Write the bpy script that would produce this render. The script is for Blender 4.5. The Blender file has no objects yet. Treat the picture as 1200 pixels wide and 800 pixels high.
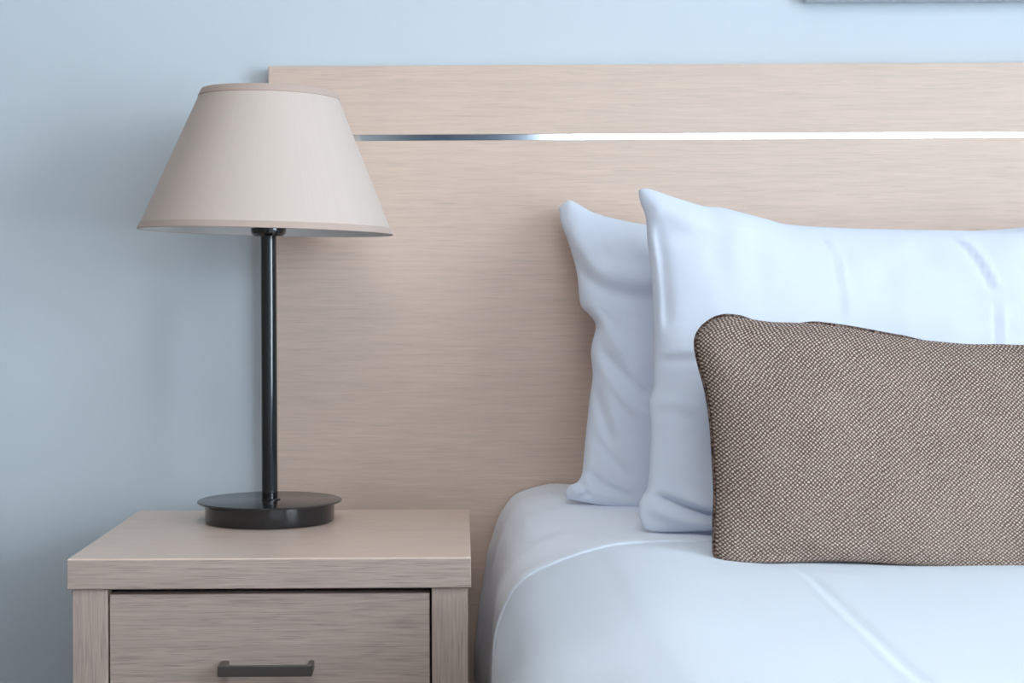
import bpy, bmesh, math, random
import numpy as np
from mathutils import Vector, noise, Matrix

random.seed(4)
scene = bpy.context.scene
R = math.radians
COL = scene.collection

# ------------------------------------------------------------------ camera, sky, exposure
F = 1976.0            # focal length in pixels of the 1200 px wide frame
CX, CY = 540.0, 343.0  # where the optical axis meets the frame
CAMZ = 0.878
ROLL = R(0.28)
cam_d = bpy.data.cameras.new('camera')
cam_d.sensor_width = 36.0
cam_d.lens = F / 1200 * 36
cam_d.shift_x = (600 - CX) / 1200
cam_d.shift_y = -(400 - CY) / 1200
cam_d.clip_start = 0.05
cam_d.dof.use_dof = True
cam_d.dof.focus_distance = 2.25
cam_d.dof.aperture_fstop = 9.0
cam = bpy.data.objects.new('camera', cam_d)
cam.location = (0, 0, CAMZ)
cam.rotation_euler = (Matrix.Rotation(R(90), 3, 'X') @ Matrix.Rotation(-ROLL, 3, 'Z')).to_euler()
COL.objects.link(cam)
scene.camera = cam

world = bpy.data.worlds.new('overcast_sky')
scene.world = world
world.use_nodes = True
bg = world.node_tree.nodes['Background']
bg.inputs['Color'].default_value = (0.74, 0.87, 1.0, 1)
bg.inputs['Strength'].default_value = 13.0
scene.view_settings.view_transform = 'Standard'
scene.view_settings.look = 'None'
scene.view_settings.gamma = 1.0
scene.view_settings.use_curve_mapping = False
scene.view_settings.exposure = 0.0
scene.cycles.max_bounces = 14
scene.cycles.diffuse_bounces = 8


def portal(name, loc, rot, sx, sy):
    l = bpy.data.lights.new(name, 'AREA')
    l.shape = 'RECTANGLE'
    l.size, l.size_y = sx, sy
    l.cycles.is_portal = True
    o = bpy.data.objects.new(name, l)
    o.location = loc
    o.rotation_euler = rot
    COL.objects.link(o)


# room extents: camera at y = 0, the bed stands against the wall at y = WALL
WALL, FRONT, LEFT, RIGHT, CEIL = 2.655, -2.60, -0.745, 2.90, 2.55
HB = 2.615                      # front face of the headboard
W1 = (-1.90, 0.45, 0.20, 2.35)    # window in the right wall: y0, y1, z0, z1
W2 = (0.42, 2.78, 1.40, 1.80)    # window in the wall behind the camera: x0, x1, z0, z1
portal('daylight_portal', (RIGHT + .08, (W1[0] + W1[1]) / 2, (W1[2] + W1[3]) / 2), (0, R(90), 0), W1[3] - W1[2], W1[1] - W1[0])
portal('daylight_portal', ((W2[0] + W2[1]) / 2, FRONT - .08, (W2[2] + W2[3]) / 2), (R(90), 0, 0), W2[1] - W2[0], W2[3] - W2[2])


# ------------------------------------------------------------------ materials
def srgb(r, g, b):
    f = lambda c: (c / 255 / 12.92) if c <= 10 else ((c / 255 + .055) / 1.055) ** 2.4
    return (f(r), f(g), f(b), 1)


def new_mat(name, col, rough=.6, metal=0., spec=.5):
    m = bpy.data.materials.new(name)
    m.use_nodes = True
    p = m.node_tree.nodes['Principled BSDF']
    p.inputs['Base Color'].default_value = col
    p.inputs['Roughness'].default_value = rough
    p.inputs['Metallic'].default_value = metal
    p.inputs['Specular IOR Level'].default_value = spec
    return m, m.node_tree, p


def nd(nt, kind, **kw):
    n = nt.nodes.new(kind)
    for k, v in kw.items():
        if k in n.inputs:
            n.inputs[k].default_value = v
        else:
            setattr(n, k, v)
    return n


def add_bump(nt, p, height, strength, dist):
    b = nd(nt, 'ShaderNodeBump')
    b.inputs['Strength'].default_value = strength
    b.inputs['Distance'].default_value = dist
    nt.links.new(height, b.inputs['Height'])
    nt.links.new(b.outputs['Normal'], p.inputs['Normal'])


def wood(name, base, axis='x', contrast=1.0, rough=.42, offset=0.):
    m, nt, p = new_mat(name, srgb(*base), rough)
    tc = nd(nt, 'ShaderNodeTexCoord')
    L = nt.links.new

    def layer(along, across, detail, off):
        mp = nd(nt, 'ShaderNodeMapping')
        s = {'x': (along, across, across), 'z': (across, across, along), 'y': (across, along, across)}[axis]
        mp.inputs['Scale'].default_value = s
        mp.inputs['Location'].default_value = (off, off * 1.7, off * .6)
        L(tc.outputs['Object'], mp.inputs['Vector'])
        n = nd(nt, 'ShaderNodeTexNoise', Scale=1.0, Detail=detail, Roughness=.6)
        L(mp.outputs['Vector'], n.inputs['Vector'])
        return n.outputs['Fac']
    broad = layer(.55, 9, 2, offset + 1)
    mid = layer(7, 170, 3, offset + 3)
    fine = layer(16, 520, 2, offset + 7)
    pores = layer(20, 800, 1, offset + 11)

    def ramp(src, a, b, lo, hi):
        r = nd(nt, 'ShaderNodeMapRange')
        r.inputs['From Min'].default_value = a
        r.inputs['From Max'].default_value = b
        r.inputs['To Min'].default_value = lo
        r.inputs['To Max'].default_value = hi
        L(src, r.inputs['Value'])
        return r.outputs['Result']
    v1 = ramp(broad, .3, .7, 1 - .035 * contrast, 1 + .035 * contrast)
    v2 = ramp(mid, .35, .7, 1 - .07 * contrast, 1 + .08 * contrast)
    v3 = ramp(fine, .35, .72, 1 - .06 * contrast, 1 + .09 * contrast)
    v4 = ramp(pores, .56, .68, 1, 1 - .20 * contrast)
    prev = v1
    for v in (v2, v3, v4):
        mu = nd(nt, 'ShaderNodeMath', operation='MULTIPLY')
        L(prev, mu.inputs[0])
        L(v, mu.inputs[1])
        prev = mu.outputs[0]
    mix = nd(nt, 'ShaderNodeVectorMath', operation='SCALE')
    mix.inputs[0].default_value = srgb(*base)[:3]
    L(prev, mix.inputs['Scale'])
    L(mix.outputs[0], p.inputs['Base Color'])
    add_bump(nt, p, prev, .25, .0008)
    return m


def cloth_mat(name, base, scale=1400, strength=.12, rough=.85, sheen=.15):
    m, nt, p = new_mat(name, srgb(*base), rough, spec=.25)
    p.inputs['Sheen Weight'].default_value = sheen
    tc = nd(nt, 'ShaderNodeTexCoord')
    n = nd(nt, 'ShaderNodeTexNoise', Scale=scale, Detail=2.)
    nt.links.new(tc.outputs['Object'], n.inputs['Vector'])
    add_bump(nt, p, n.outputs['Fac'], strength, .0006)
    return m


def fill_cloth(name, base, through):
    """thin white pillowcase: part of the light passes into the filling and back out"""
    m = bpy.data.materials.new(name)
    m.use_nodes = True
    nt = m.node_tree
    nt.nodes.remove(nt.nodes['Principled BSDF'])
    d = nd(nt, 'ShaderNodeBsdfDiffuse', Color=srgb(*base), Roughness=.3)
    t = nd(nt, 'ShaderNodeBsdfTranslucent', Color=srgb(*base))
    mx = nd(nt, 'ShaderNodeMixShader')
    mx.inputs[0].default_value = through
    nt.links.new(d.outputs[0], mx.inputs[1])
    nt.links.new(t.outputs[0], mx.inputs[2])
    nt.links.new(mx.outputs[0], nt.nodes['Material Output'].inputs['Surface'])
    tc = nd(nt, 'ShaderNodeTexCoord')
    n = nd(nt, 'ShaderNodeTexNoise', Scale=1400., Detail=2.)
    nt.links.new(tc.outputs['Object'], n.inputs['Vector'])
    b = nd(nt, 'ShaderNodeBump', Strength=.12, Distance=.0006)
    nt.links.new(n.outputs['Fac'], b.inputs['Height'])
    nt.links.new(b.outputs['Normal'], d.inputs['Normal'])
    return m


def plaster(name, base, rough=.8):
    m, nt, p = new_mat(name, srgb(*base), rough, spec=.3)
    tc = nd(nt, 'ShaderNodeTexCoord')
    n = nd(nt, 'ShaderNodeTexNoise', Scale=180., Detail=3.)
    nt.links.new(tc.outputs['Object'], n.inputs['Vector'])
    add_bump(nt, p, n.outputs['Fac'], .06, .001)
    return m


M = {}
OAK = (217, 192, 174)
M['oak_x'] = wood('pale_oak_horizontal', OAK, 'x', .5, rough=.5)
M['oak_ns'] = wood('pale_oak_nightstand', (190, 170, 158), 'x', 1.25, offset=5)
M['oak_top_lit'] = wood('pale_oak_top_lit', (226, 200, 182), 'x', .55, rough=.33, offset=9)  # top kept lighter than its fronts to carry light from above
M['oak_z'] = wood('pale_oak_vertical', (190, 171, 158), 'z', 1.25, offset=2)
M['wall'] = plaster('wall_paint', (209, 217, 222))
M['wall_dark'] = plaster('side_wall_low_bounce', (134, 126, 119))  # unseen left wall, colour darkened to cut bounce light from that side
M['ceil'] = plaster('ceiling_paint', (240, 240, 238))
M['floor'] = wood('floor_oak', (112, 90, 76), 'y', 1.5)
M['white'] = new_mat('white_lacquer', srgb(238, 238, 236), .35)[0]
M['cotton'] = fill_cloth('white_cotton', (235, 240, 249), .17)
M['sheet'] = cloth_mat('white_sheet_cotton', (238, 241, 248), 1000, .1)
M['duvet'] = cloth_mat('white_duvet_cotton', (219, 225, 233), 900, .1)
M['black'] = new_mat('black_lacquered_metal', srgb(20, 23, 27), .09, .0, .8)[0]
M['disc'] = new_mat('black_satin_metal', srgb(36, 35, 35), .2, .0, .7)[0]
M['nickel'] = new_mat('dark_brushed_nickel', srgb(120, 117, 114), .34, 1.0)[0]
M['strip'] = new_mat('polished_aluminium', srgb(232, 236, 240), .10, 1.0)[0]
M['gap'] = new_mat('cavity_shade', srgb(52, 44, 40), .9)[0]  # dark colour paints the shade seen in the drawer gaps
M['mattress'] = cloth_mat('mattress_ticking', (225, 222, 216), 300)
M['bulb'] = new_mat('frosted_bulb_glass', srgb(245, 243, 238), .35)[0]
M['standin_curtain'] = cloth_mat('standin_curtain_fabric', (92, 106, 124), 500, .2, .9, .1)
M['frame'] = new_mat('picture_frame_grey', srgb(188, 196, 203), .4)[0]

# lamp shade cloth: fine vertical slub
m, nt, p = new_mat('shade_linen', srgb(214, 196, 182), .8, spec=.2)
tc = nd(nt, 'ShaderNodeTexCoord')
mp = nd(nt, 'ShaderNodeMapping')
mp.inputs['Scale'].default_value = (160, 1.2, 1)
nt.links.new(tc.outputs['UV'], mp.inputs['Vector'])
n = nd(nt, 'ShaderNodeTexNoise', Scale=1., Detail=3.)
nt.links.new(mp.outputs['Vector'], n.inputs['Vector'])
cr = nd(nt, 'ShaderNodeMixRGB')
cr.inputs[1].default_value = srgb(207, 189, 176)
cr.inputs[2].default_value = srgb(212, 195, 183)
nt.links.new(n.outputs['Fac'], cr.inputs[0])
nt.links.new(cr.outputs[0], p.inputs['Base Color'])
p.inputs['Sheen Weight'].default_value = .2
M['shade'] = m
M['trim'] = cloth_mat('shade_trim_tape', (193, 170, 157), 900, .15)
M['lining'] = new_mat('shade_lining', srgb(225, 226, 226), .7)[0]

# basket weave of the brown cushion
PU, PV = .00505, .0050
m, nt, p = new_mat('brown_basket_weave', srgb(120, 100, 90), .9, spec=.15)
L = nt.links.new
tc = nd(nt, 'ShaderNodeTexCoord')
wob = nd(nt, 'ShaderNodeTexNoise', Scale=110., Detail=3.)
L(tc.outputs['UV'], wob.inputs['Vector'])
wsub = nd(nt, 'ShaderNodeVectorMath', operation='SUBTRACT')
wsub.inputs[1].default_value = (.5, .5, .5)
L(wob.outputs['Color'], wsub.inputs[0])
wsc = nd(nt, 'ShaderNodeVectorMath', operation='SCALE')
wsc.inputs['Scale'].default_value = .0042
L(wsub.outputs[0], wsc.inputs[0])
wadd = nd(nt, 'ShaderNodeVectorMath', operation='ADD')
L(tc.outputs['UV'], wadd.inputs[0])
L(wsc.outputs[0], wadd.inputs[1])
sep = nd(nt, 'ShaderNodeSeparateXYZ')
L(wadd.outputs[0], sep.inputs[0])


def wave(sock, period):
    a = nd(nt, 'ShaderNodeMath', operation='MULTIPLY')
    a.inputs[1].default_value = 2 * math.pi / period
    L(sock, a.inputs[0])
    s = nd(nt, 'ShaderNodeMath', operation='SINE')
    L(a.outputs[0], s.inputs[0])
    return s.outputs[0]


mul = nd(nt, 'ShaderNodeMath', operation='MULTIPLY')
L(wave(sep.outputs[0], PU), mul.inputs[0])
L(wave(sep.outputs[1], PV), mul.inputs[1])
thr = nd(nt, 'ShaderNodeMapRange')
thr.inputs['From Min'].default_value = -.05
thr.inputs['From Max'].default_value = .62
L(mul.outputs[0], thr.inputs['Value'])
patch = nd(nt, 'ShaderNodeTexNoise', Scale=22., Detail=4.)
L(tc.outputs['UV'], patch.inputs['Vector'])
dark = nd(nt, 'ShaderNodeMixRGB')
dark.inputs[1].default_value = srgb(84, 62, 50)
dark.inputs[2].default_value = srgb(116, 96, 86)
L(patch.outputs['Fac'], dark.inputs[0])
speck = nd(nt, 'ShaderNodeTexNoise', Scale=260., Detail=1.)
L(tc.outputs['UV'], speck.inputs['Vector'])
light = nd(nt, 'ShaderNodeMixRGB')
light.inputs[1].default_value = srgb(156, 132, 116)
light.inputs[2].default_value = srgb(255, 240, 228)
L(speck.outputs['Fac'], light.inputs[0])
wm = nd(nt, 'ShaderNodeMixRGB')
L(thr.outputs['Result'], wm.inputs[0])
L(dark.outputs[0], wm.inputs[1])
L(light.outputs[0], wm.inputs[2])
L(wm.outputs[0], p.inputs['Base Color'])
add_bump(nt, p, thr.outputs['Result'], .5, .0012)
M['weave'] = m
m, nt, p = new_mat('dark_brown_cord', srgb(92, 74, 68), .9, spec=.15)
tc = nd(nt, 'ShaderNodeTexCoord')
n = nd(nt, 'ShaderNodeTexNoise', Scale=330., Detail=1.)
nt.links.new(tc.outputs['Object'], n.inputs['Vector'])
mr = nd(nt, 'ShaderNodeMapRange')
mr.inputs['From Min'].default_value = .42
mr.inputs['From Max'].default_value = .62
nt.links.new(n.outputs['Fac'], mr.inputs['Value'])
cr = nd(nt, 'ShaderNodeMixRGB')
cr.inputs[1].default_value = srgb(54, 38, 33)
cr.inputs[2].default_value = srgb(138, 116, 104)
nt.links.new(mr.outputs['Result'], cr.inputs[0])
nt.links.new(cr.outputs[0], p.inputs['Base Color'])
add_bump(nt, p, n.outputs['Fac'], .5, .001)
M['piping'] = m

# window glass that lets the daylight through
m = bpy.data.materials.new('window_glass')
m.use_nodes = True
nt = m.node_tree
nt.nodes.remove(nt.nodes['Principled BSDF'])
tr = nd(nt, 'ShaderNodeBsdfTransparent')
gl = nd(nt, 'ShaderNodeBsdfGlossy', Roughness=.02)
mx = nd(nt, 'ShaderNodeMixShader')
mx.inputs[0].default_value = .05
nt.links.new(tr.outputs[0], mx.inputs[1])
nt.links.new(gl.outputs[0], mx.inputs[2])
nt.links.new(mx.outputs[0], nt.nodes['Material Output'].inputs['Surface'])
M['glass'] = m

# framed print: soft abstract washes
m, nt, p = new_mat('print_paper', srgb(205, 212, 216), .6)
tc = nd(nt, 'ShaderNodeTexCoord')
n = nd(nt, 'ShaderNodeTexNoise', Scale=3.5, Detail=3.)
nt.links.new(tc.outputs['Object'], n.inputs['Vector'])
cr = nd(nt, 'ShaderNodeMixRGB')
cr.inputs[1].default_value = srgb(168, 184, 196)
cr.inputs[2].default_value = srgb(226, 222, 214)
nt.links.new(n.outputs['Fac'], cr.inputs[0])
nt.links.new(cr.outputs[0], p.inputs['Base Color'])
M['print'] = m


# ------------------------------------------------------------------ builders
def unroll(px, py):
    dx, dy = px - CX, CY - py
    c, s = math.cos(ROLL), math.sin(ROLL)
    return dx * c + dy * s, -dx * s + dy * c


def at(px, py, d):
    """point at depth d from a measurement in the photograph"""
    x, z = unroll(px, py)
    return np.array([x * d / F, d, CAMZ + z * d / F])


def thing(name, label, cat, loc, group=None):
    o = bpy.data.objects.new(name, None)
    o.empty_display_size = .05
    o.location = loc
    COL.objects.link(o)
    o['label'] = label
    o['category'] = cat
    if group:
        o['group'] = group
    return o


def origin(parent):
    v = Vector((0, 0, 0))
    while parent is not None:
        v += Vector(parent.location)
        parent = parent.parent
    return v


def link(name, verts, faces, mat, parent=None, smooth=False, uvs=None, loc=None):
    """one mesh object; verts in world coordinates"""
    if parent is None and loc is not None:
        off = Vector(loc)
    else:
        off = origin(parent)
    me = bpy.data.meshes.new(name)
    me.from_pydata([tuple(Vector(v) - off) for v in verts], [], [tuple(f) for f in faces])
    me.materials.append(M[mat])
    if uvs is not None:
        lay = me.uv_layers.new(name='UVMap')
        for lp in me.loops:
            lay.data[lp.index].uv = uvs[lp.vertex_index]
    if smooth:
        me.polygons.foreach_set('use_smooth', [True] * len(me.polygons))
    me.update()
    o = bpy.data.objects.new(name, me)
    if parent is None and loc is not None:
        o.location = loc
    COL.objects.link(o)
    o.parent = parent
    return o


def from_bm(name, bm, mat, parent=None, smooth=False, loc=None):
    bmesh.ops.recalc_face_normals(bm, faces=bm.faces)
    off = Vector(loc) if (parent is None and loc is not None) else origin(parent)
    for v in bm.verts:
        v.co -= off
    me = bpy.data.meshes.new(name)
    bm.to_mesh(me)
    bm.free()
    me.materials.append(M[mat])
    if smooth:
        me.polygons.foreach_set('use_smooth', [True] * len(me.polygons))
    o = bpy.data.objects.new(name, me)
    if parent is None and loc is not None:
        o.location = loc
    COL.objects.link(o)
    o.parent = parent
    return o


def bx(bm, x0, x1, y0, y1, z0, z1, bevel=0., seg=2):
    vs = [bm.verts.new((x, y, z)) for x in (x0, x1) for y in (y0, y1) for z in (z0, z1)]
    fs = [(0, 1, 3, 2), (4, 6, 7, 5), (0, 4, 5, 1), (2, 3, 7, 6), (0, 2, 6, 4), (1, 5, 7, 3)]
    faces = [bm.faces.new([vs[i] for i in f]) for f in fs]
    if bevel:
        es = list({e for f in faces for e in f.edges})
        bmesh.ops.bevel(bm, geom=es, offset=bevel, segments=seg, profile=.5, affect='EDGES')


def box(name, x0, x1, y0, y1, z0, z1, mat, parent=None, bevel=.0015, seg=2, loc=None):
    bm = bmesh.new()
    bx(bm, x0, x1, y0, y1, z0, z1, bevel, seg)
    return from_bm(name, bm, mat, parent, loc=loc)


def lathe(name, prof, centre, mat, parent, n=64, closed=False, tilt=None, uv=False):
    """prof: (radius, z) pairs; revolved about the vertical through centre"""
    vs, fs, uvs = [], [], []
    k = len(prof)
    for i in range(n):
        a = 2 * math.pi * i / n
        for j, (r, z) in enumerate(prof):
            v = Vector((r * math.cos(a), r * math.sin(a), z))
            if tilt is not None:
                piv = Vector((0, 0, tilt[1]))
                v = Matrix.Rotation(tilt[0], 3, 'Y') @ (v - piv) + piv
            vs.append((centre[0] + v.x, centre[1] + v.y, v.z))
            uvs.append((i / n if i <= n / 2 else 1 - i / n, j / max(1, k - 1)))
    m_ = k if closed else k - 1
    for i in range(n):
        i2 = (i + 1) % n
        for j in range(m_):
            j2 = (j + 1) % k
            fs.append((i * k + j, i2 * k + j, i2 * k + j2, i * k + j2))
    if not closed:
        for j, rev in ((0, True), (k - 1, False)):
            if prof[j][0] > 1e-6:
                ring = [i * k + j for i in range(n)]
                fs.append(ring[::-1] if rev else ring)
    o = link(name, vs, fs, mat, parent, False, uvs if uv else None)
    bm = bmesh.new()
    bm.from_mesh(o.data)
    bmesh.ops.remove_doubles(bm, verts=bm.verts, dist=1e-7)
    bmesh.ops.recalc_face_normals(bm, faces=bm.faces)
    for f in bm.faces:
        f.smooth = True
    for e in bm.edges:
        if len(e.link_faces) == 2 and e.calc_face_angle(0) > R(38):
            e.smooth = False
    bm.to_mesh(o.data)
    bm.free()
    return o


def tube(name, pts, r, mat, parent, n=8, closed=False, loc=None):
    pts = [Vector(p_) for p_ in pts]
    vs, fs = [], []
    N = len(pts)
    for i, p_ in enumerate(pts):
        a = pts[(i - 1) % N] if (closed or i > 0) else pts[i]
        b = pts[(i + 1) % N] if (closed or i < N - 1) else pts[i]
        t = (b - a).normalized()
        up = Vector((0, 1, 0)) if abs(t.y) < .9 else Vector((0, 0, 1))
        s = t.cross(up).normalized()
        w = s.cross(t)
        for j in range(n):
            an = 2 * math.pi * j / n
            vs.append(p_ + s * (r * math.cos(an)) + w * (r * math.sin(an)))
    for i in range(N if closed else N - 1):
        i2 = (i + 1) % N
        for j in range(n):
            j2 = (j + 1) % n
            fs.append((i * n + j, i * n + j2, i2 * n + j2, i2 * n + j))
    if not closed:
        fs.append(list(range(n))[::-1])
        fs.append([(N - 1) * n + j for j in range(n)])
    return link(name, vs, fs, mat, parent, True, loc=loc)


def struct(o):
    o['kind'] = 'structure'
    return o


def resample(pts, n):
    """smooth curve through pts (Catmull-Rom), n samples evenly spaced by length"""
    P = np.array(pts, float)
    ext = np.vstack([2 * P[0] - P[1], P, 2 * P[-1] - P[-2]])
    out = []
    for i in range(len(P) - 1):
        p0, p1, p2, p3 = ext[i], ext[i + 1], ext[i + 2], ext[i + 3]
        for t in np.linspace(0, 1, 24, endpoint=False):
            out.append(.5 * ((2 * p1) + (-p0 + p2) * t + (2 * p0 - 5 * p1 + 4 * p2 - p3) * t ** 2 + (-p0 + 3 * p1 - 3 * p2 + p3) * t ** 3))
    out.append(P[-1])
    out = np.array(out)
    s = np.concatenate([[0], np.cumsum(np.linalg.norm(np.diff(out, axis=0), axis=1))])
    t = np.linspace(0, s[-1], n)
    return np.stack([np.interp(t, s, out[:, k]) for k in range(out.shape[1])], 1)


def crease(PX, PY, line, width, amp, kind='ridge', fade=.25):
    """relief along a polyline: ridge (bump), step (one side raised)"""
    Ln = resample(line, 40)
    seg = Ln[1:] - Ln[:-1]
    best = np.full(PX.shape, 1e9)
    sd = np.zeros(PX.shape)
    tt = np.zeros(PX.shape)
    for i in range(len(seg)):
        a, d = Ln[i], seg[i]
        l2 = (d ** 2).sum() + 1e-9
        t = np.clip(((PX - a[0]) * d[0] + (PY - a[1]) * d[1]) / l2, 0, 1)
        ex, ey = PX - a[0] - t * d[0], PY - a[1] - t * d[1]
        dist = np.hypot(ex, ey)
        m_ = dist < best
        best = np.where(m_, dist, best)
        sd = np.where(m_, np.sign(d[0] * ey - d[1] * ex) * dist, sd)
        tt = np.where(m_, (i + t) / len(seg), tt)
    env = np.clip(np.minimum(tt, 1 - tt) / max(fade, 1e-6), 0, 1)
    env = env * env * (3 - 2 * env)
    if kind == 'ridge':
        return amp * env * np.exp(-(best / width) ** 2)
    return amp * env * (-sd / width) * np.exp(-(best / width) ** 2) * 1.6


def fbm(x, y, z, s, octv=3):
    return noise.fractal(Vector((x * s, y * s, z * s)), 1.0, 2.0, octv)


# ------------------------------------------------------------------ the room
struct(box('floor', LEFT - .2, RIGHT + .2, FRONT - .2, WALL + .2, -.1, 0, 'floor', bevel=0))
struct(box('ceiling', LEFT - .2, RIGHT + .2, FRONT - .2, WALL + .2, CEIL, CEIL + .1, 'ceil', bevel=0))
struct(box('wall_back', LEFT - .15, RIGHT + .15, WALL, WALL + .15, 0, CEIL, 'wall', bevel=0))
struct(box('wall_left', LEFT - .15, LEFT, FRONT, WALL, 0, CEIL, 'wall_dark', bevel=0))
bm = bmesh.new()
y0, y1, z0, z1 = W1
bx(bm, RIGHT, RIGHT + .15, FRONT, y0, 0, CEIL)
bx(bm, RIGHT, RIGHT + .15, y1, WALL, 0, CEIL)
bx(bm, RIGHT, RIGHT + .15, y0, y1, 0, z0)
bx(bm, RIGHT, RIGHT + .15, y0, y1, z1, CEIL)
struct(from_bm('wall_right', bm, 'wall'))
bm = bmesh.new()
x0, x1, z0, z1 = W2
bx(bm, LEFT - .15, x0, FRONT - .15, FRONT, 0, CEIL)
bx(bm, x1, RIGHT + .15, FRONT - .15, FRONT, 0, CEIL)
bx(bm, x0, x1, FRONT - .15, FRONT, 0, z0)
bx(bm, x0, x1, FRONT - .15, FRONT, z1, CEIL)
struct(from_bm('wall_front', bm, 'wall'))
struct(box('baseboard_back', LEFT, RIGHT, WALL - .014, WALL, 0, .09, 'white', bevel=.003))
struct(box('baseboard_left', LEFT, LEFT + .014, FRONT, WALL - .014, 0, .09, 'white', bevel=.003))


def window(name, horizontal, a0, a1, z0, z1, c):
    """framed window in a wall; a runs along the wall, c is the plane of the glass"""
    def bar(bm, p0, p1, q0, q1, t=.025):
        if horizontal:
            bx(bm, p0, p1, c - t, c + t, q0, q1, .003)
        else:
            bx(bm, c - t, c + t, p0, p1, q0, q1, .003)
    bm = bmesh.new()
    w = .045
    bar(bm, a0, a0 + w, z0, z1)
    bar(bm, a1 - w, a1, z0, z1)
    bar(bm, a0 + w, a1 - w, z0, z0 + w)
    bar(bm, a0 + w, a1 - w, z1 - w, z1)
    mid = (a0 + a1) / 2
    bar(bm, mid - .02, mid + .02, z0 + w, z1 - w)
    root = struct(from_bm(name, bm, 'white'))
    for (p0, p1) in ((a0 + w, mid - .02), (mid + .02, a1 - w)):
        bm = bmesh.new()
        bar(bm, p0, p1, z0 + w, z1 - w, .003)
        from_bm('pane', bm, 'glass', root)
    return root


window('window_1', False, W1[0], W1[1], W1[2], W1[3], RIGHT + .05)
window('window_2', True, W2[0], W2[1], W2[2], W2[3], FRONT - .05)

# unseen ceiling lamp added for top light, set front-left to fill the pillows
CLX, CLY = .02, .32
cl_ = thing('ceiling_fill_lamp', 'added unseen fill light, a large round white ceiling lamp', 'ceiling lamp', (CLX, CLY, CEIL - .06))
LAMP_W = 16
m = bpy.data.materials.new('lit_diffuser')
m.use_nodes = True
m.node_tree.nodes['Principled BSDF'].inputs['Emission Color'].default_value = (.93, .96, 1, 1)
m.node_tree.nodes['Principled BSDF'].inputs['Emission Strength'].default_value = 1.5
M['diffuser'] = m
lathe('rim', [(.50, CEIL - .06), (.515, CEIL - .058), (.515, CEIL - .001), (.49, CEIL - .001), (.49, CEIL - .06)], (CLX, CLY), 'white', cl_, 64, True)
lathe('diffuser', [(.49, CEIL - .05), (.49, CEIL - .04), (0, CEIL - .04)], (CLX, CLY), 'diffuser', cl_, 64)
ld = bpy.data.lights.new('fill_glow', 'AREA')
ld.shape = 'DISK'
ld.size = .96
ld.energy = LAMP_W
ld.color = (.90, .955, 1)
lo = bpy.data.objects.new('fill_glow', ld)
lo.location = (0, 0, .004)
lo.parent = cl_
COL.objects.link(lo)

# slate curtain added to stand in for the dark figure mirrored in the strip
cur = thing('standin_curtain', 'dark slate curtain added to stand in for the dark figure mirrored in the metal strip', 'standin_curtain', (0, FRONT + .09, .03))
vs, fs = [], []
NU, NV = 120, 12
for j in range(NV):
    for i in range(NU):
        u, v = i / (NU - 1), j / (NV - 1)
        x = -.27 + .68 * u
        y = FRONT + .09 + .035 * math.sin(u * 2 * math.pi * 9) * (.75 + .25 * v) + .008 * math.sin(u * 31 + v * 4)
        vs.append((x, y, .03 + v * 2.27))
for j in range(NV - 1):
    for i in range(NU - 1):
        a = j * NU + i
        fs.append((a, a + 1, a + NU + 1, a + NU))
o = link('standin_drape', vs, fs, 'standin_curtain', cur, True)
sm = o.modifiers.new('thickness', 'SOLIDIFY')
sm.thickness = .004
rod = thing('standin_curtain_rod', 'white curtain rod mounted above the window facing the headboard', 'curtain rod', (1.15, FRONT + .09, 2.33))  # added only to carry the stand-in drape
tube('pole', [(-.55, FRONT + .09, 2.33), (2.95, FRONT + .09, 2.33)], .012, 'white', rod, 16)
for x in (-.5, 2.9):
    box('bracket', x - .01, x + .01, FRONT, FRONT + .10, 2.32, 2.345, 'white', rod, .002)

# ------------------------------------------------------------------ headboard
hx0 = float(at(315, 200, HB)[0])
hx1 = 2.15
hz1 = float(at(700, 75.5, HB)[2])
sz = float(at(700, 160.2, HB)[2])
hb = thing('headboard', 'wide pale oak headboard with a polished metal strip inlaid near its top', 'headboard', ((hx0 + hx1) / 2, HB + .02, .12))
hb_back = WALL - .006
box('upper_panel', hx0, hx1, HB, hb_back, sz + .0046, hz1, 'oak_x', hb, .0012)
box('lower_panel', hx0, hx1, HB, hb_back, .12, sz - .0046, 'oak_x', hb, .0012)
o = box('inlay_strip', hx0, hx1, HB + .0006, hb_back, sz - .0044, sz + .0044, 'strip', hb, .0)
o['label'] = 'polished metal inlay strip'

# picture hung above the headboard; only its lower edge shows
pz = float(at(1050, 0.2, WALL - .03)[2])
px0 = float(at(945, 2, WALL - .03)[0])
px1 = 2 * (hx0 + hx1) / 2 - px0
pic = thing('picture_frame', 'grey framed picture hanging on the wall above the headboard', 'picture', ((px0 + px1) / 2, WALL - .015, pz))
bm = bmesh.new()
bx(bm, px0, px1, WALL - .03, WALL - .002, pz, pz + .03, .002)
bx(bm, px0, px1, WALL - .03, WALL - .002, pz + .57, pz + .60, .002)
bx(bm, px0, px0 + .03, WALL - .03, WALL - .002, pz + .03, pz + .57, .002)
bx(bm, px1 - .03, px1, WALL - .03, WALL - .002, pz + .03, pz + .57, .002)
from_bm('frame', bm, 'frame', pic)
box('print', px0 + .03, px1 - .03, WALL - .018, WALL - .004, pz + .03, pz + .57, 'print', pic, 0)

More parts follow.
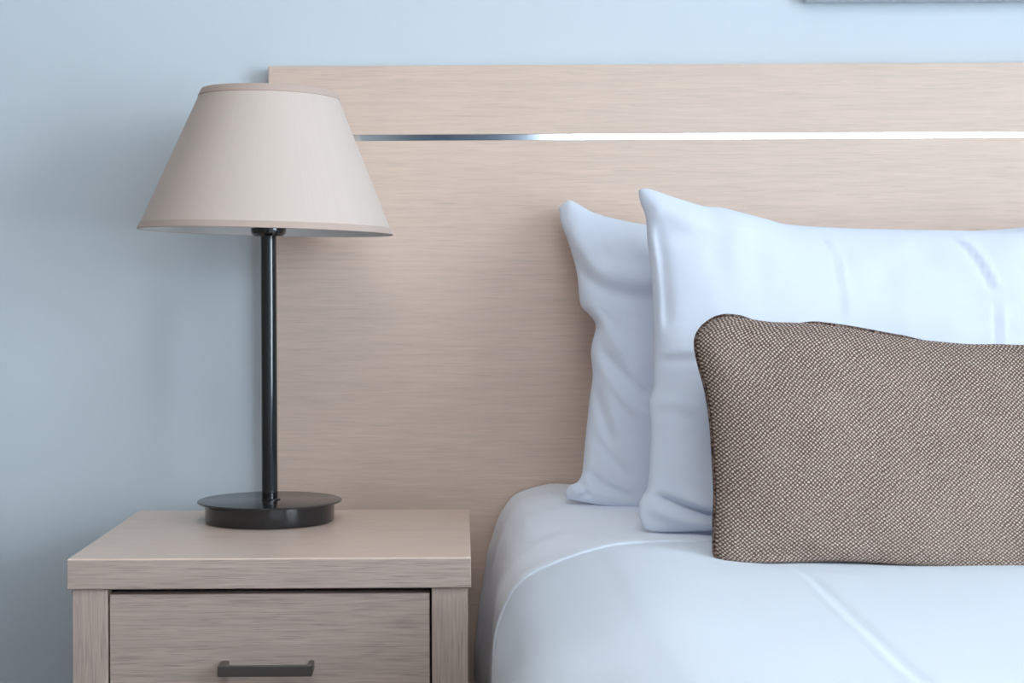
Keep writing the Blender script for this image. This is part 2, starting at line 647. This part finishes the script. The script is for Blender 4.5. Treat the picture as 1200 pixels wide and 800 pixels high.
# ------------------------------------------------------------------ nightstand
NF = 2.08                                     # front edge of the top
nx0, nx1 = float(at(78, 672, NF)[0]), float(at(552, 670, NF)[0])
ntop = float(at(315, 654, NF)[2])
nbot = float(at(315, 690, NF)[2])
ns = thing('nightstand', 'pale oak nightstand with drawers and a metal bar handle beside the bed', 'nightstand', ((nx0 + nx1) / 2, NF + .23, 0))
nb = 2.545
tp = box('top', nx0, nx1, NF + .0012, nb, nbot, ntop, 'oak_top_lit', ns, .0018, 3)
box('edge_shade', nx0 + .0005, nx1 - .0005, NF, NF + .0035, nbot + .0008, ntop - .0014, 'oak_ns', tp, .0008)  # same wood as the top; darker tone paints shade on its front edge
sf = NF + .006                                # front of the side panels
lx1 = float(at(126, 740, sf)[0])
rx0 = float(at(506, 740, sf)[0])
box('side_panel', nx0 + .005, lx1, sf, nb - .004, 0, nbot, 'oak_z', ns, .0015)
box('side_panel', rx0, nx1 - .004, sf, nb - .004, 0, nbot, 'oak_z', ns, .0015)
box('back_panel', lx1, rx0, nb - .02, nb - .008, .06, nbot, 'gap', ns, 0)
box('bottom_panel', lx1, rx0, sf + .02, nb - .02, .06, .08, 'oak_ns', ns, 0)
box('gap_shade_fill', lx1, rx0, sf + .028, nb - .02, .08, nbot - .001, 'gap', ns, 0)  # dark block filling the carcass so the gaps read as shade
dx0, dx1 = float(at(128.5, 740, sf + .004)[0]), float(at(503.5, 740, sf + .004)[0])
dtop = float(at(315, 695.5, sf + .004)[2])


def drawer(zt, zb):
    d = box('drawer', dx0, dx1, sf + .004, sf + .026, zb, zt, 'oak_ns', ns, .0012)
    zc = zt - .0885
    bx0, bx1 = float(at(257, 776, sf)[0]) + .002, float(at(369.5, 776, sf)[0]) - .002
    hf = sf - .030
    bm = bmesh.new()
    # a flat bar with two posts turned back to the drawer front
    bx(bm, bx0, bx1, hf, hf + .005, zc - .0068, zc + .0068, .0008)
    bx(bm, bx0, bx0 + .010, hf + .004, sf + .0045, zc - .0060, zc + .0060, .0012)
    bx(bm, bx1 - .006, bx1 + .0005, hf + .004, sf + .0045, zc - .0060, zc + .0060, .0012)
    h = from_bm('handle', bm, 'nickel', d)
    h['label'] = 'dark brushed metal bar handle'


drawer(dtop, dtop - .205)
drawer(dtop - .209, .085)

# ------------------------------------------------------------------ lamp
LD = 2.42
lc = at(316.2, 590, LD)
lx = float(lc[0])
lamp = thing('table_lamp', 'table lamp with beige cone shade and slim black stem standing on the nightstand', 'lamp', (lx, LD, ntop))
br = 75.5 * LD / F
dr = 84.5 * LD / F
zt = ntop + .0005
lathe('base_drum', [(br - .004, zt), (br - .001, zt + .001), (br, zt + .003), (br, zt + .0272), (br - .002, zt + .0275)], (lx, LD), 'black', lamp, 96)
lathe('base_disc', [(dr - .004, zt + .0275), (dr - .0008, zt + .0278), (dr, zt + .0290), (dr - .0008, zt + .0302), (dr - .002, zt + .0306), (0, zt + .0306)], (lx, LD), 'disc', lamp, 96)
zd = zt + .0306
lathe('foot_flange', [(.0137, zd), (.0137, zd + .0012), (.013, zd + .002), (.0115, zd + .0022)], (lx + .0015, LD), 'black', lamp, 40)
sb = float(at(312.5, 272, LD)[2])               # plane of the lower rim
st = float(at(317, 107, LD)[2])
pr = 9.3 * LD / F
lathe('stem', [(pr, zd + .002), (pr, sb + .002)], (lx, LD), 'black', lamp, 40)
lathe('socket_cup', [(pr - .001, sb - .0065), (.020, sb - .0060), (.0245, sb - .002), (.0255, sb + .004), (.0255, sb + .006), (.018, sb + .0075), (.0175, sb + .05), (.010, sb + .052)], (lx, LD), 'black', lamp, 48)
bulb = lathe('bulb', [(.012, sb + .052), (.013, sb + .062), (.022, sb + .08), (.029, sb + .10), (.028, sb + .118), (.018, sb + .131), (0, sb + .135)], (lx, LD), 'bulb', lamp, 32)
rb, rt = 148.5 * LD / F, 78.3 * LD / F
TI = (R(1.55), sb + .06)
scx = lx - .0018
H = st - sb
rad = lambda z: rb + (rt - rb) * (z - sb) / H
th = .0016
shade = lathe('shade', [(rad(sb + .003), sb + .003), (rad(st - .003), st - .003), (rad(st - .003) - th, st - .003), (rad(sb + .003) - th, sb + .003)], (scx, LD), 'shade', lamp, 128, True, TI, True)
lathe('lining', [(rad(sb) - th - .0001, sb + .0004), (rad(st - .004) - th - .0001, st - .004), (rad(st - .004) - th - .0006, st - .004), (rad(sb) - th - .0006, sb + .0004)], (scx, LD), 'lining', shade, 96, True, TI)


def band(name, za, zb_):
    e = .0009
    lathe(name, [(rad(za) + e * .3, za), (rad(za) + e, za + .0008), (rad(zb_) + e, zb_ - .0008), (rad(zb_) + e * .3, zb_), (rad(zb_) - th * .6, zb_), (rad(za) - th * .6, za)], (scx, LD), 'trim', shade, 128, True, TI)


band('top_trim', st - .0105, st)
band('bottom_trim', sb, sb + .0095)
# wire spider that carries the shade on the socket
bm = bmesh.new()
for k in range(3):
    a = k * 2 * math.pi / 3 + .4
    p0 = Vector((lx + .017 * math.cos(a), LD + .017 * math.sin(a), sb + .03))
    rr = rad(st - .02) - .003
    p1 = Vector((scx + .004 + rr * math.cos(a), LD + rr * math.sin(a), st - .02))
    dvec = p1 - p0
    rot = dvec.to_track_quat('Z', 'Y').to_matrix().to_4x4()
    bmesh.ops.create_cone(bm, cap_ends=True, segments=8, radius1=.0016, radius2=.0016, depth=dvec.length,
                          matrix=Matrix.Translation((p0 + p1) / 2) @ rot)
from_bm('shade_spider', bm, 'black', lamp)

# ------------------------------------------------------------------ bed
BX = 0.93                                      # centre line of the bed
bed = thing('bed', 'pale oak bed with mattress under the white bedding', 'bed', (BX, 1.5, 0))
box('side_rail', .16, 1.70, .52, HB - .006, .10, .28, 'oak_x', bed, .004)
for (lx_, ly_) in ((.24, .6), (1.62, .6), (.24, 2.45), (1.62, 2.45)):
    box('leg', lx_ - .03, lx_ + .03, ly_ - .03, ly_ + .03, 0, .10, 'oak_z', bed, .003)
box('mattress', .15, 1.71, .53, HB - .008, .28, .545, 'mattress', bed, .03, 3)

# cross-sections of the bedding read as (x, z) from the left hem up and over to the middle
profA = [(.030, .20), (.033, .32), (.036, .4154), (.039, .468), (.0496, .5015), (.066, .529), (.089, .546), (.129, .5625), (.158, .571), (.184, .5765), (.230, .5795), (.31, .5795), (.50, .579), (BX, .579)]
profB = [(.019, .20), (.019, .30), (.020, .342), (.026, .398), (.035, .457), (.041, .493), (.053, .534), (.062, .550), (.074, .567), (.090, .5775), (.123, .586), (.156, .588), (.30, .582), (.5, .575), (BX, .572)]
# keep profB usable all along by reading both at equal arc length
NS = 260
A = resample(profA, NS)
B = resample(profB, NS)


def mirrored(Pn):
    Q = Pn[::-1][1:].copy()
    Q[:, 0] = 2 * BX - Q[:, 0]
    return np.vstack([Pn, Q])


AA, BB = mirrored(A), mirrored(B)
SS = np.concatenate([[0], np.cumsum(np.linalg.norm(np.diff(AA, axis=0), axis=1))])


def normals2d(Pn):
    d = np.gradient(Pn, axis=0)
    nrm = np.stack([-d[:, 1], d[:, 0]], 1)
    return nrm / np.linalg.norm(nrm, axis=1)[:, None]


NA = normals2d(AA)


def swept(name, ys, fn, mat, thickness, label, cat, loc):
    vs, fs = [], []
    ns_ = len(AA)
    for y in ys:
        for i in range(ns_):
            vs.append(fn(i, y))
    for j in range(len(ys) - 1):
        for i in range(ns_ - 1):
            a = j * ns_ + i
            fs.append((a, a + 1, a + ns_ + 1, a + ns_))
    o = link(name, vs, fs, mat, None, True, loc=loc)
    s = o.modifiers.new('thickness', 'SOLIDIFY')
    s.thickness = thickness
    s.offset = -1 if fs else 0
    o['label'] = label
    o['category'] = cat
    return o


def sheet_pt(i, y):
    t = min(1, max(0, (y - 2.0) / .5))
    t = t * t * (3 - 2 * t)
    q = AA[i] * (1 - t) + BB[i] * t
    n_ = NA[i]
    off = -.0065
    free = max(0, min(1, (y - 1.995) / .08))
    side = max(0, min(1, (.575 - q[1]) / .10))
    off += free * .006 * side * math.sin(y * 34 + q[1] * 3) * (.6 + .4 * math.sin(y * 13))
    off += free * .0035 * fbm(q[0], y, q[1], 6, 3) - (1 - free) * .002
    top = 1 - side
    # drag lines running from the pillows toward the corner
    off += top * .0016 * math.sin(38 * (y + .55 * q[0]) + 3 * fbm(q[0], y, 0, 4, 2))
    return (q[0] + n_[0] * off, y, q[1] + n_[1] * off)


sheet = swept('bed_sheet', np.linspace(1.90, HB - .004, 120), sheet_pt, 'sheet', .003,
              'white cotton sheet between pillows and duvet, hanging down beside the nightstand', 'sheet', (BX, 2.2, .20))

HEM = 2.0


def duvet_raw(i, y):
    q = AA[i]
    n_ = NA[i]
    k = (HEM - y)
    side = max(0, min(1, (.575 - q[1]) / .10))
    top = 1 - side
    puff = .003 * (1 - math.exp(-max(0, k) / .10)) * top
    off = .001 + puff
    off += .004 * fbm(q[0], y, q[1], 2.6, 3) * max(0, min(1, (HEM - y) / .12))
    off -= .009 * math.exp(-((y - 1.87) / .08) ** 2) * max(0, min(1, (q[0] - .20) / .14))
    off += .004 * side * math.sin(y * 17 + 1.2)
    return q, n_, off


def duvet_pt(i, y):
    q, n_, off = duvet_raw(i, y)
    # a long soft fold running from the cushion toward the foot end, and two quilting creases
    pxv = q[0]
    for (xa, ya, xb, yb, w, am) in ((.352, 1.78, .336, 1.10, .0035, .0013), (.3585, 1.78, .3425, 1.10, .006, -.0015), (.62, 1.86, .50, 1.52, .08, .003), (.75, 1.70, .62, 1.40, .09, -.003)):
        if min(ya, yb) - .1 < y < max(ya, yb) + .05:
            t = (y - ya) / (yb - ya)
            xc = xa + (xb - xa) * t
            env = max(0, min(1, min(t + .1, 1.1 - t) * 4))
            off += am * env * math.exp(-((pxv - xc) / w) ** 2)
    return (q[0] + n_[0] * off, y + .012 * fbm(q[0], 3, q[1], 2.2, 2) * max(0, 1 - (HEM - y) / .3), q[1] + n_[1] * off)


dys = np.concatenate([[HEM], HEM - .002 - np.linspace(0, 1, 150) ** 1.05 * 1.50])
duvet = swept('duvet', dys[::-1], duvet_pt, 'duvet', .006,
              'white duvet with a piped hem spread over the bed below the cushions', 'duvet', (BX, 1.25, .20))
hem_pts = []
for i in range(0, len(AA)):
    p_ = duvet_pt(i, HEM)
    n_ = NA[i]
    hem_pts.append((p_[0] + n_[0] * .0006, p_[1] + .0006, p_[2] + n_[1] * .0006))
dh = tube('piped_hem', hem_pts, .0026, 'duvet', duvet, 8)


# ------------------------------------------------------------------ pillows and cushion
def pillow(name, label, left, top, bottom, right_px, yb, yt, yaw, T, mat, creases, seed, wr, expo=.5, N=150, W=.7, H=.47, cat='pillow', back_scale=1.0, extra=None, ps=5.0, pt=4.5):
    """Outline read as pixels (left: bottom to top; top, bottom: left to right), placed on a plane leaning from
    depth yb (foot) to yt (head), turned by yaw (depth change per unit u) and filled to half thickness T."""
    Lc, Tc, Bc = resample(left, N), resample(top, N), resample(bottom, N)
    tr_, br_ = Tc[-1], Bc[-1]
    v = np.linspace(0, 1, N)
    Rc = np.stack([br_[0] + (tr_[0] - br_[0]) * v - 22 * np.sin(np.pi * v), br_[1] + (tr_[1] - br_[1]) * v], 1)
    # denser sampling at the rim, where the filling curves away fastest
    w = .5 - .5 * np.cos(np.pi * np.linspace(0, 1, N))
    w = .55 * w + .45 * np.linspace(0, 1, N)
    rs = lambda C: np.stack([np.interp(w, v, C[:, 0]), np.interp(w, v, C[:, 1])], 1)
    Lc, Rc, Tc, Bc = rs(Lc), rs(Rc), rs(Tc), rs(Bc)
    U, V = np.meshgrid(w, w)          # rows: v
    PX = np.zeros((N, N))
    PY = np.zeros((N, N))
    for k, OUT in ((0, PX), (1, PY)):
        lr = Lc[:, k][:, None] * (1 - U) + Rc[:, k][:, None] * U
        tb = Bc[:, k][None, :] * (1 - V) + Tc[:, k][None, :] * V
        bl = Lc[0, k] * (1 - U) * (1 - V) + Rc[0, k] * U * (1 - V) + Lc[-1, k] * (1 - U) * V + Rc[-1, k] * U * V
        OUT[:] = lr + tb - bl
    s, t = np.abs(2 * U - 1), np.abs(2 * V - 1)
    h = ((1 - s ** ps) * (1 - t ** pt)) ** expo
    D = yb + (yt - yb) * V + yaw * U
    rel = np.zeros((N, N))
    for c in creases:
        rel += crease(PX, PY, *c)
    nz = np.array([[fbm(PX[i, j] / 420, PY[i, j] / 420, seed, 4.2, 3) for j in range(N)] for i in range(N)])
    nz2 = np.array([[fbm(PX[i, j] / 420, PY[i, j] / 420, seed + 9, 11, 3) for j in range(N)] for i in range(N)])
    edge = np.clip(h * 2.2, 0, 1)
    front = T * h + (rel + wr * nz + wr * .35 * nz2) * np.clip(h * 3.5, 0, 1)
    if extra is not None:
        front += extra(PX, PY, U, V, h)
    back = T * back_scale * h + wr * .6 * nz * edge
    X = np.zeros((N, N)); Z = np.zeros((N, N))
    for i in range(N):
        for j in range(N):
            a = at(PX[i, j], PY[i, j], D[i, j])
            X[i, j], Z[i, j] = a[0], a[2]
    vs, uvs = [], []
    for i in range(N):
        for j in range(N):
            vs.append((X[i, j], D[i, j] - front[i, j], Z[i, j] - .0 * front[i, j]))
            uvs.append((U[i, j] * W, V[i, j] * H))
    for i in range(N):
        for j in range(N):
            vs.append((X[i, j], D[i, j] + back[i, j], Z[i, j]))
            uvs.append((U[i, j] * W, V[i, j] * H))
    fs = []
    nn = N * N
    for i in range(N - 1):
        for j in range(N - 1):
            a = i * N + j
            fs.append((a, a + 1, a + N + 1, a + N))
            fs.append((nn + a, nn + a + N, nn + a + N + 1, nn + a + 1))
    cx = float(X.mean()); cy = float(D[0].mean()); cz = float(Z.min())
    o = link(name, vs, fs, mat, None, True, uvs, loc=(cx, cy, cz))
    bm = bmesh.new()
    bm.from_mesh(o.data)
    rim = [bm.verts.new((0, 0, 0))]
    bm.verts.remove(rim[0])
    bmesh.ops.remove_doubles(bm, verts=bm.verts, dist=2e-5)
    bm.to_mesh(o.data)
    bm.free()
    o['label'] = label
    o['category'] = cat
    rimpts = []
    idx = [(0, j) for j in range(N)] + [(i, N - 1) for i in range(1, N)] + [(N - 1, j) for j in range(N - 2, -1, -1)] + [(i, 0) for i in range(N - 2, 0, -1)]
    for (i, j) in idx:
        rimpts.append((X[i, j], D[i, j], Z[i, j], PX[i, j], PY[i, j]))
    return o, rimpts


# back pillow
bl = [(664, 584), (662, 577), (667, 569), (676, 565), (681, 558), (683, 548), (685.5, 520), (691, 467), (694.5, 440), (692.5, 410), (698, 382), (690, 368), (680, 356), (676, 320), (667, 287), (657.5, 262), (655, 243)]
bt = [(655, 243), (667, 234.5), (681, 241), (697, 249.5), (725, 257), (755, 262.5), (830, 269), (1000, 274), (1180, 268), (1250, 255), (1290, 238)]
bb = [(664, 584), (689, 589), (745, 598), (850, 599), (1050, 597), (1200, 594), (1270, 592), (1335, 586)]
pcre = [
    ([(658, 256), (676, 292), (706, 318), (775, 330)], 13, .012, 'ridge', .15),
    ([(664, 284), (690, 328), (722, 345), (775, 350)], 8, -.011, 'ridge', .2),
    ([(684, 352), (703, 378), (716, 396), (735, 425)], 7, .008, 'ridge', .25),
    ([(694, 398), (716, 425), (740, 450), (765, 468)], 6, -.009, 'ridge', .25),
    ([(692, 416), (712, 444), (735, 472), (765, 494)], 7, .008, 'ridge', .3),
    ([(694, 440), (700, 470), (708, 500), (716, 530)], 5, -.007, 'ridge', .3),
    ([(698, 430), (712, 470), (724, 505), (736, 545)], 7, .005, 'ridge', .3),
    ([(688, 500), (706, 524), (724, 545), (745, 560)], 6, -.006, 'ridge', .3),
    ([(684, 545), (700, 562), (725, 574), (748, 582)], 5, -.008, 'ridge', .3),
    ([(680, 560), (684, 572), (690, 584)], 4, -.008, 'ridge', .3),
    ([(668, 578), (676, 574), (682, 580)], 5, .008, 'ridge', .3),
]
pillow('pillow', 'white pillow leaning on the headboard behind the other pillow', bl, bt, bb, 1290, 2.37, 2.57, .0, .072, 'cotton', pcre, 3.1, .006, W=.7)

# front pillow
fl = [(755, 619), (748.5, 604), (750, 587), (759, 569), (762, 530), (763, 500), (761, 474), (766, 450), (766.5, 418), (766, 388), (765, 340), (761, 305), (758.5, 280), (756, 252), (750, 236), (748.5, 222)]
ft = [(748.5, 222), (760, 221), (790, 231), (825, 241.5), (845, 243), (870, 249), (900, 257), (925, 263), (1000, 267.5), (1125, 270), (1200, 271), (1290, 262), (1370, 235)]
fb = [(755, 619), (773, 623), (836, 622), (950, 620), (1100, 618), (1250, 616), (1350, 613), (1422, 606)]
fcre = [
    ([(759, 262), (766, 300), (771, 350), (772, 400)], 3.2, .0035, 'ridge', .15),
    ([(762, 250), (770, 280), (776, 330), (778, 390)], 6, -.004, 'ridge', .2),
    ([(752, 228), (785, 252), (830, 262), (880, 268)], 14, .006, 'ridge', .2),
    ([(762, 255), (800, 280), (850, 300)], 14, -.004, 'ridge', .25),
    ([(764, 416), (790, 410), (830, 408)], 6, .004, 'ridge', .3),
    ([(764, 424), (790, 420), (830, 420)], 6, -.004, 'ridge', .3),
    ([(760, 474), (785, 470), (815, 478)], 6, .004, 'ridge', .3),
    ([(762, 484), (785, 482), (815, 492)], 7, -.003, 'ridge', .3),
    ([(757, 577), (780, 583), (805, 592), (840, 600), (890, 604)], 5, -.020, 'ridge', .2),
    ([(752, 590), (775, 596), (805, 606), (850, 612)], 9, .012, 'ridge', .2),
    ([(780, 570), (810, 580), (850, 588)], 8, .006, 'ridge', .3),
    ([(948, 270), (964, 288), (970, 310), (975, 340), (978, 380)], 3.4, .0060, 'step', .2),
    ([(1105, 276), (1124, 292), (1138, 316), (1150, 345)], 5, .0085, 'step', .2),
    ([(1152, 345), (1152, 372), (1153, 410)], 4, .0065, 'step', .3),
    ([(1040, 285), (1075, 300), (1120, 296)], 12, -.004, 'ridge', .3),
]
pillow('pillow', 'plump white pillow between the brown cushion and the other pillow', fl, ft, fb, 1370, 2.12, 2.39, .0, .076, 'cotton', fcre, 7.7, .006, W=.7)

# brown cushion
cl = [(850, 656), (843, 654), (838.5, 648), (838, 636), (838, 610), (839, 576), (836.5, 527), (834, 495), (829, 460), (821, 430), (816.5, 410), (816.5, 397), (821, 387), (829, 379), (839, 373)]
ct = [(839, 373), (850, 370.5), (864, 371.5), (878, 373.5), (904, 377), (935, 378), (955, 379), (1000, 385), (1055, 395), (1100, 400), (1137, 403), (1169, 403), (1200, 404), (1260, 404), (1300, 405), (1318, 412)]
cb = [(850, 656), (864, 657), (886, 658), (930, 657.5), (978, 656), (1026, 658), (1105, 663), (1200, 669), (1260, 672), (1360, 673), (1396, 666)]
ccre = [
    ([(835, 400), (880, 420), (930, 450)], 20, -.004, 'ridge', .3),
    ([(850, 640), (885, 646), (960, 640)], 10, -.004, 'ridge', .3),
    ([(960, 392), (1020, 405), (1090, 420)], 14, -.004, 'ridge', .3),
]
cush, rim = pillow('cushion', 'brown woven rectangular cushion with dark piping leaning on the pillows', cl, ct, cb, 1325, 1.895, 2.10, -.05, .062, 'weave', ccre, 12.3, .004, expo=.42, ps=3.2, pt=2.6, W=.52, H=.31, cat='cushion')
pp = []
for (x, y, z, qx, qy) in rim[::2]:
    dz = 0.
    dyv = .002
    if qy < 420 and 868 < qx < 955:          # the seam sinks behind the filling here
        e = math.sin(math.pi * (qx - 868) / 87)
        dz, dyv = -.006 * e, .002 + .012 * e
    if qy < 420 and qx > 1060:
        e = min(1, (qx - 1060) / 40)
        dz, dyv = -.005 * e, .002 + .012 * e
    pp.append((x, y + dyv, z + dz))
pi_ = tube('piping', pp, .0031, 'piping', cush, 8, True)
pi_['label'] = 'dark brown corded piping'
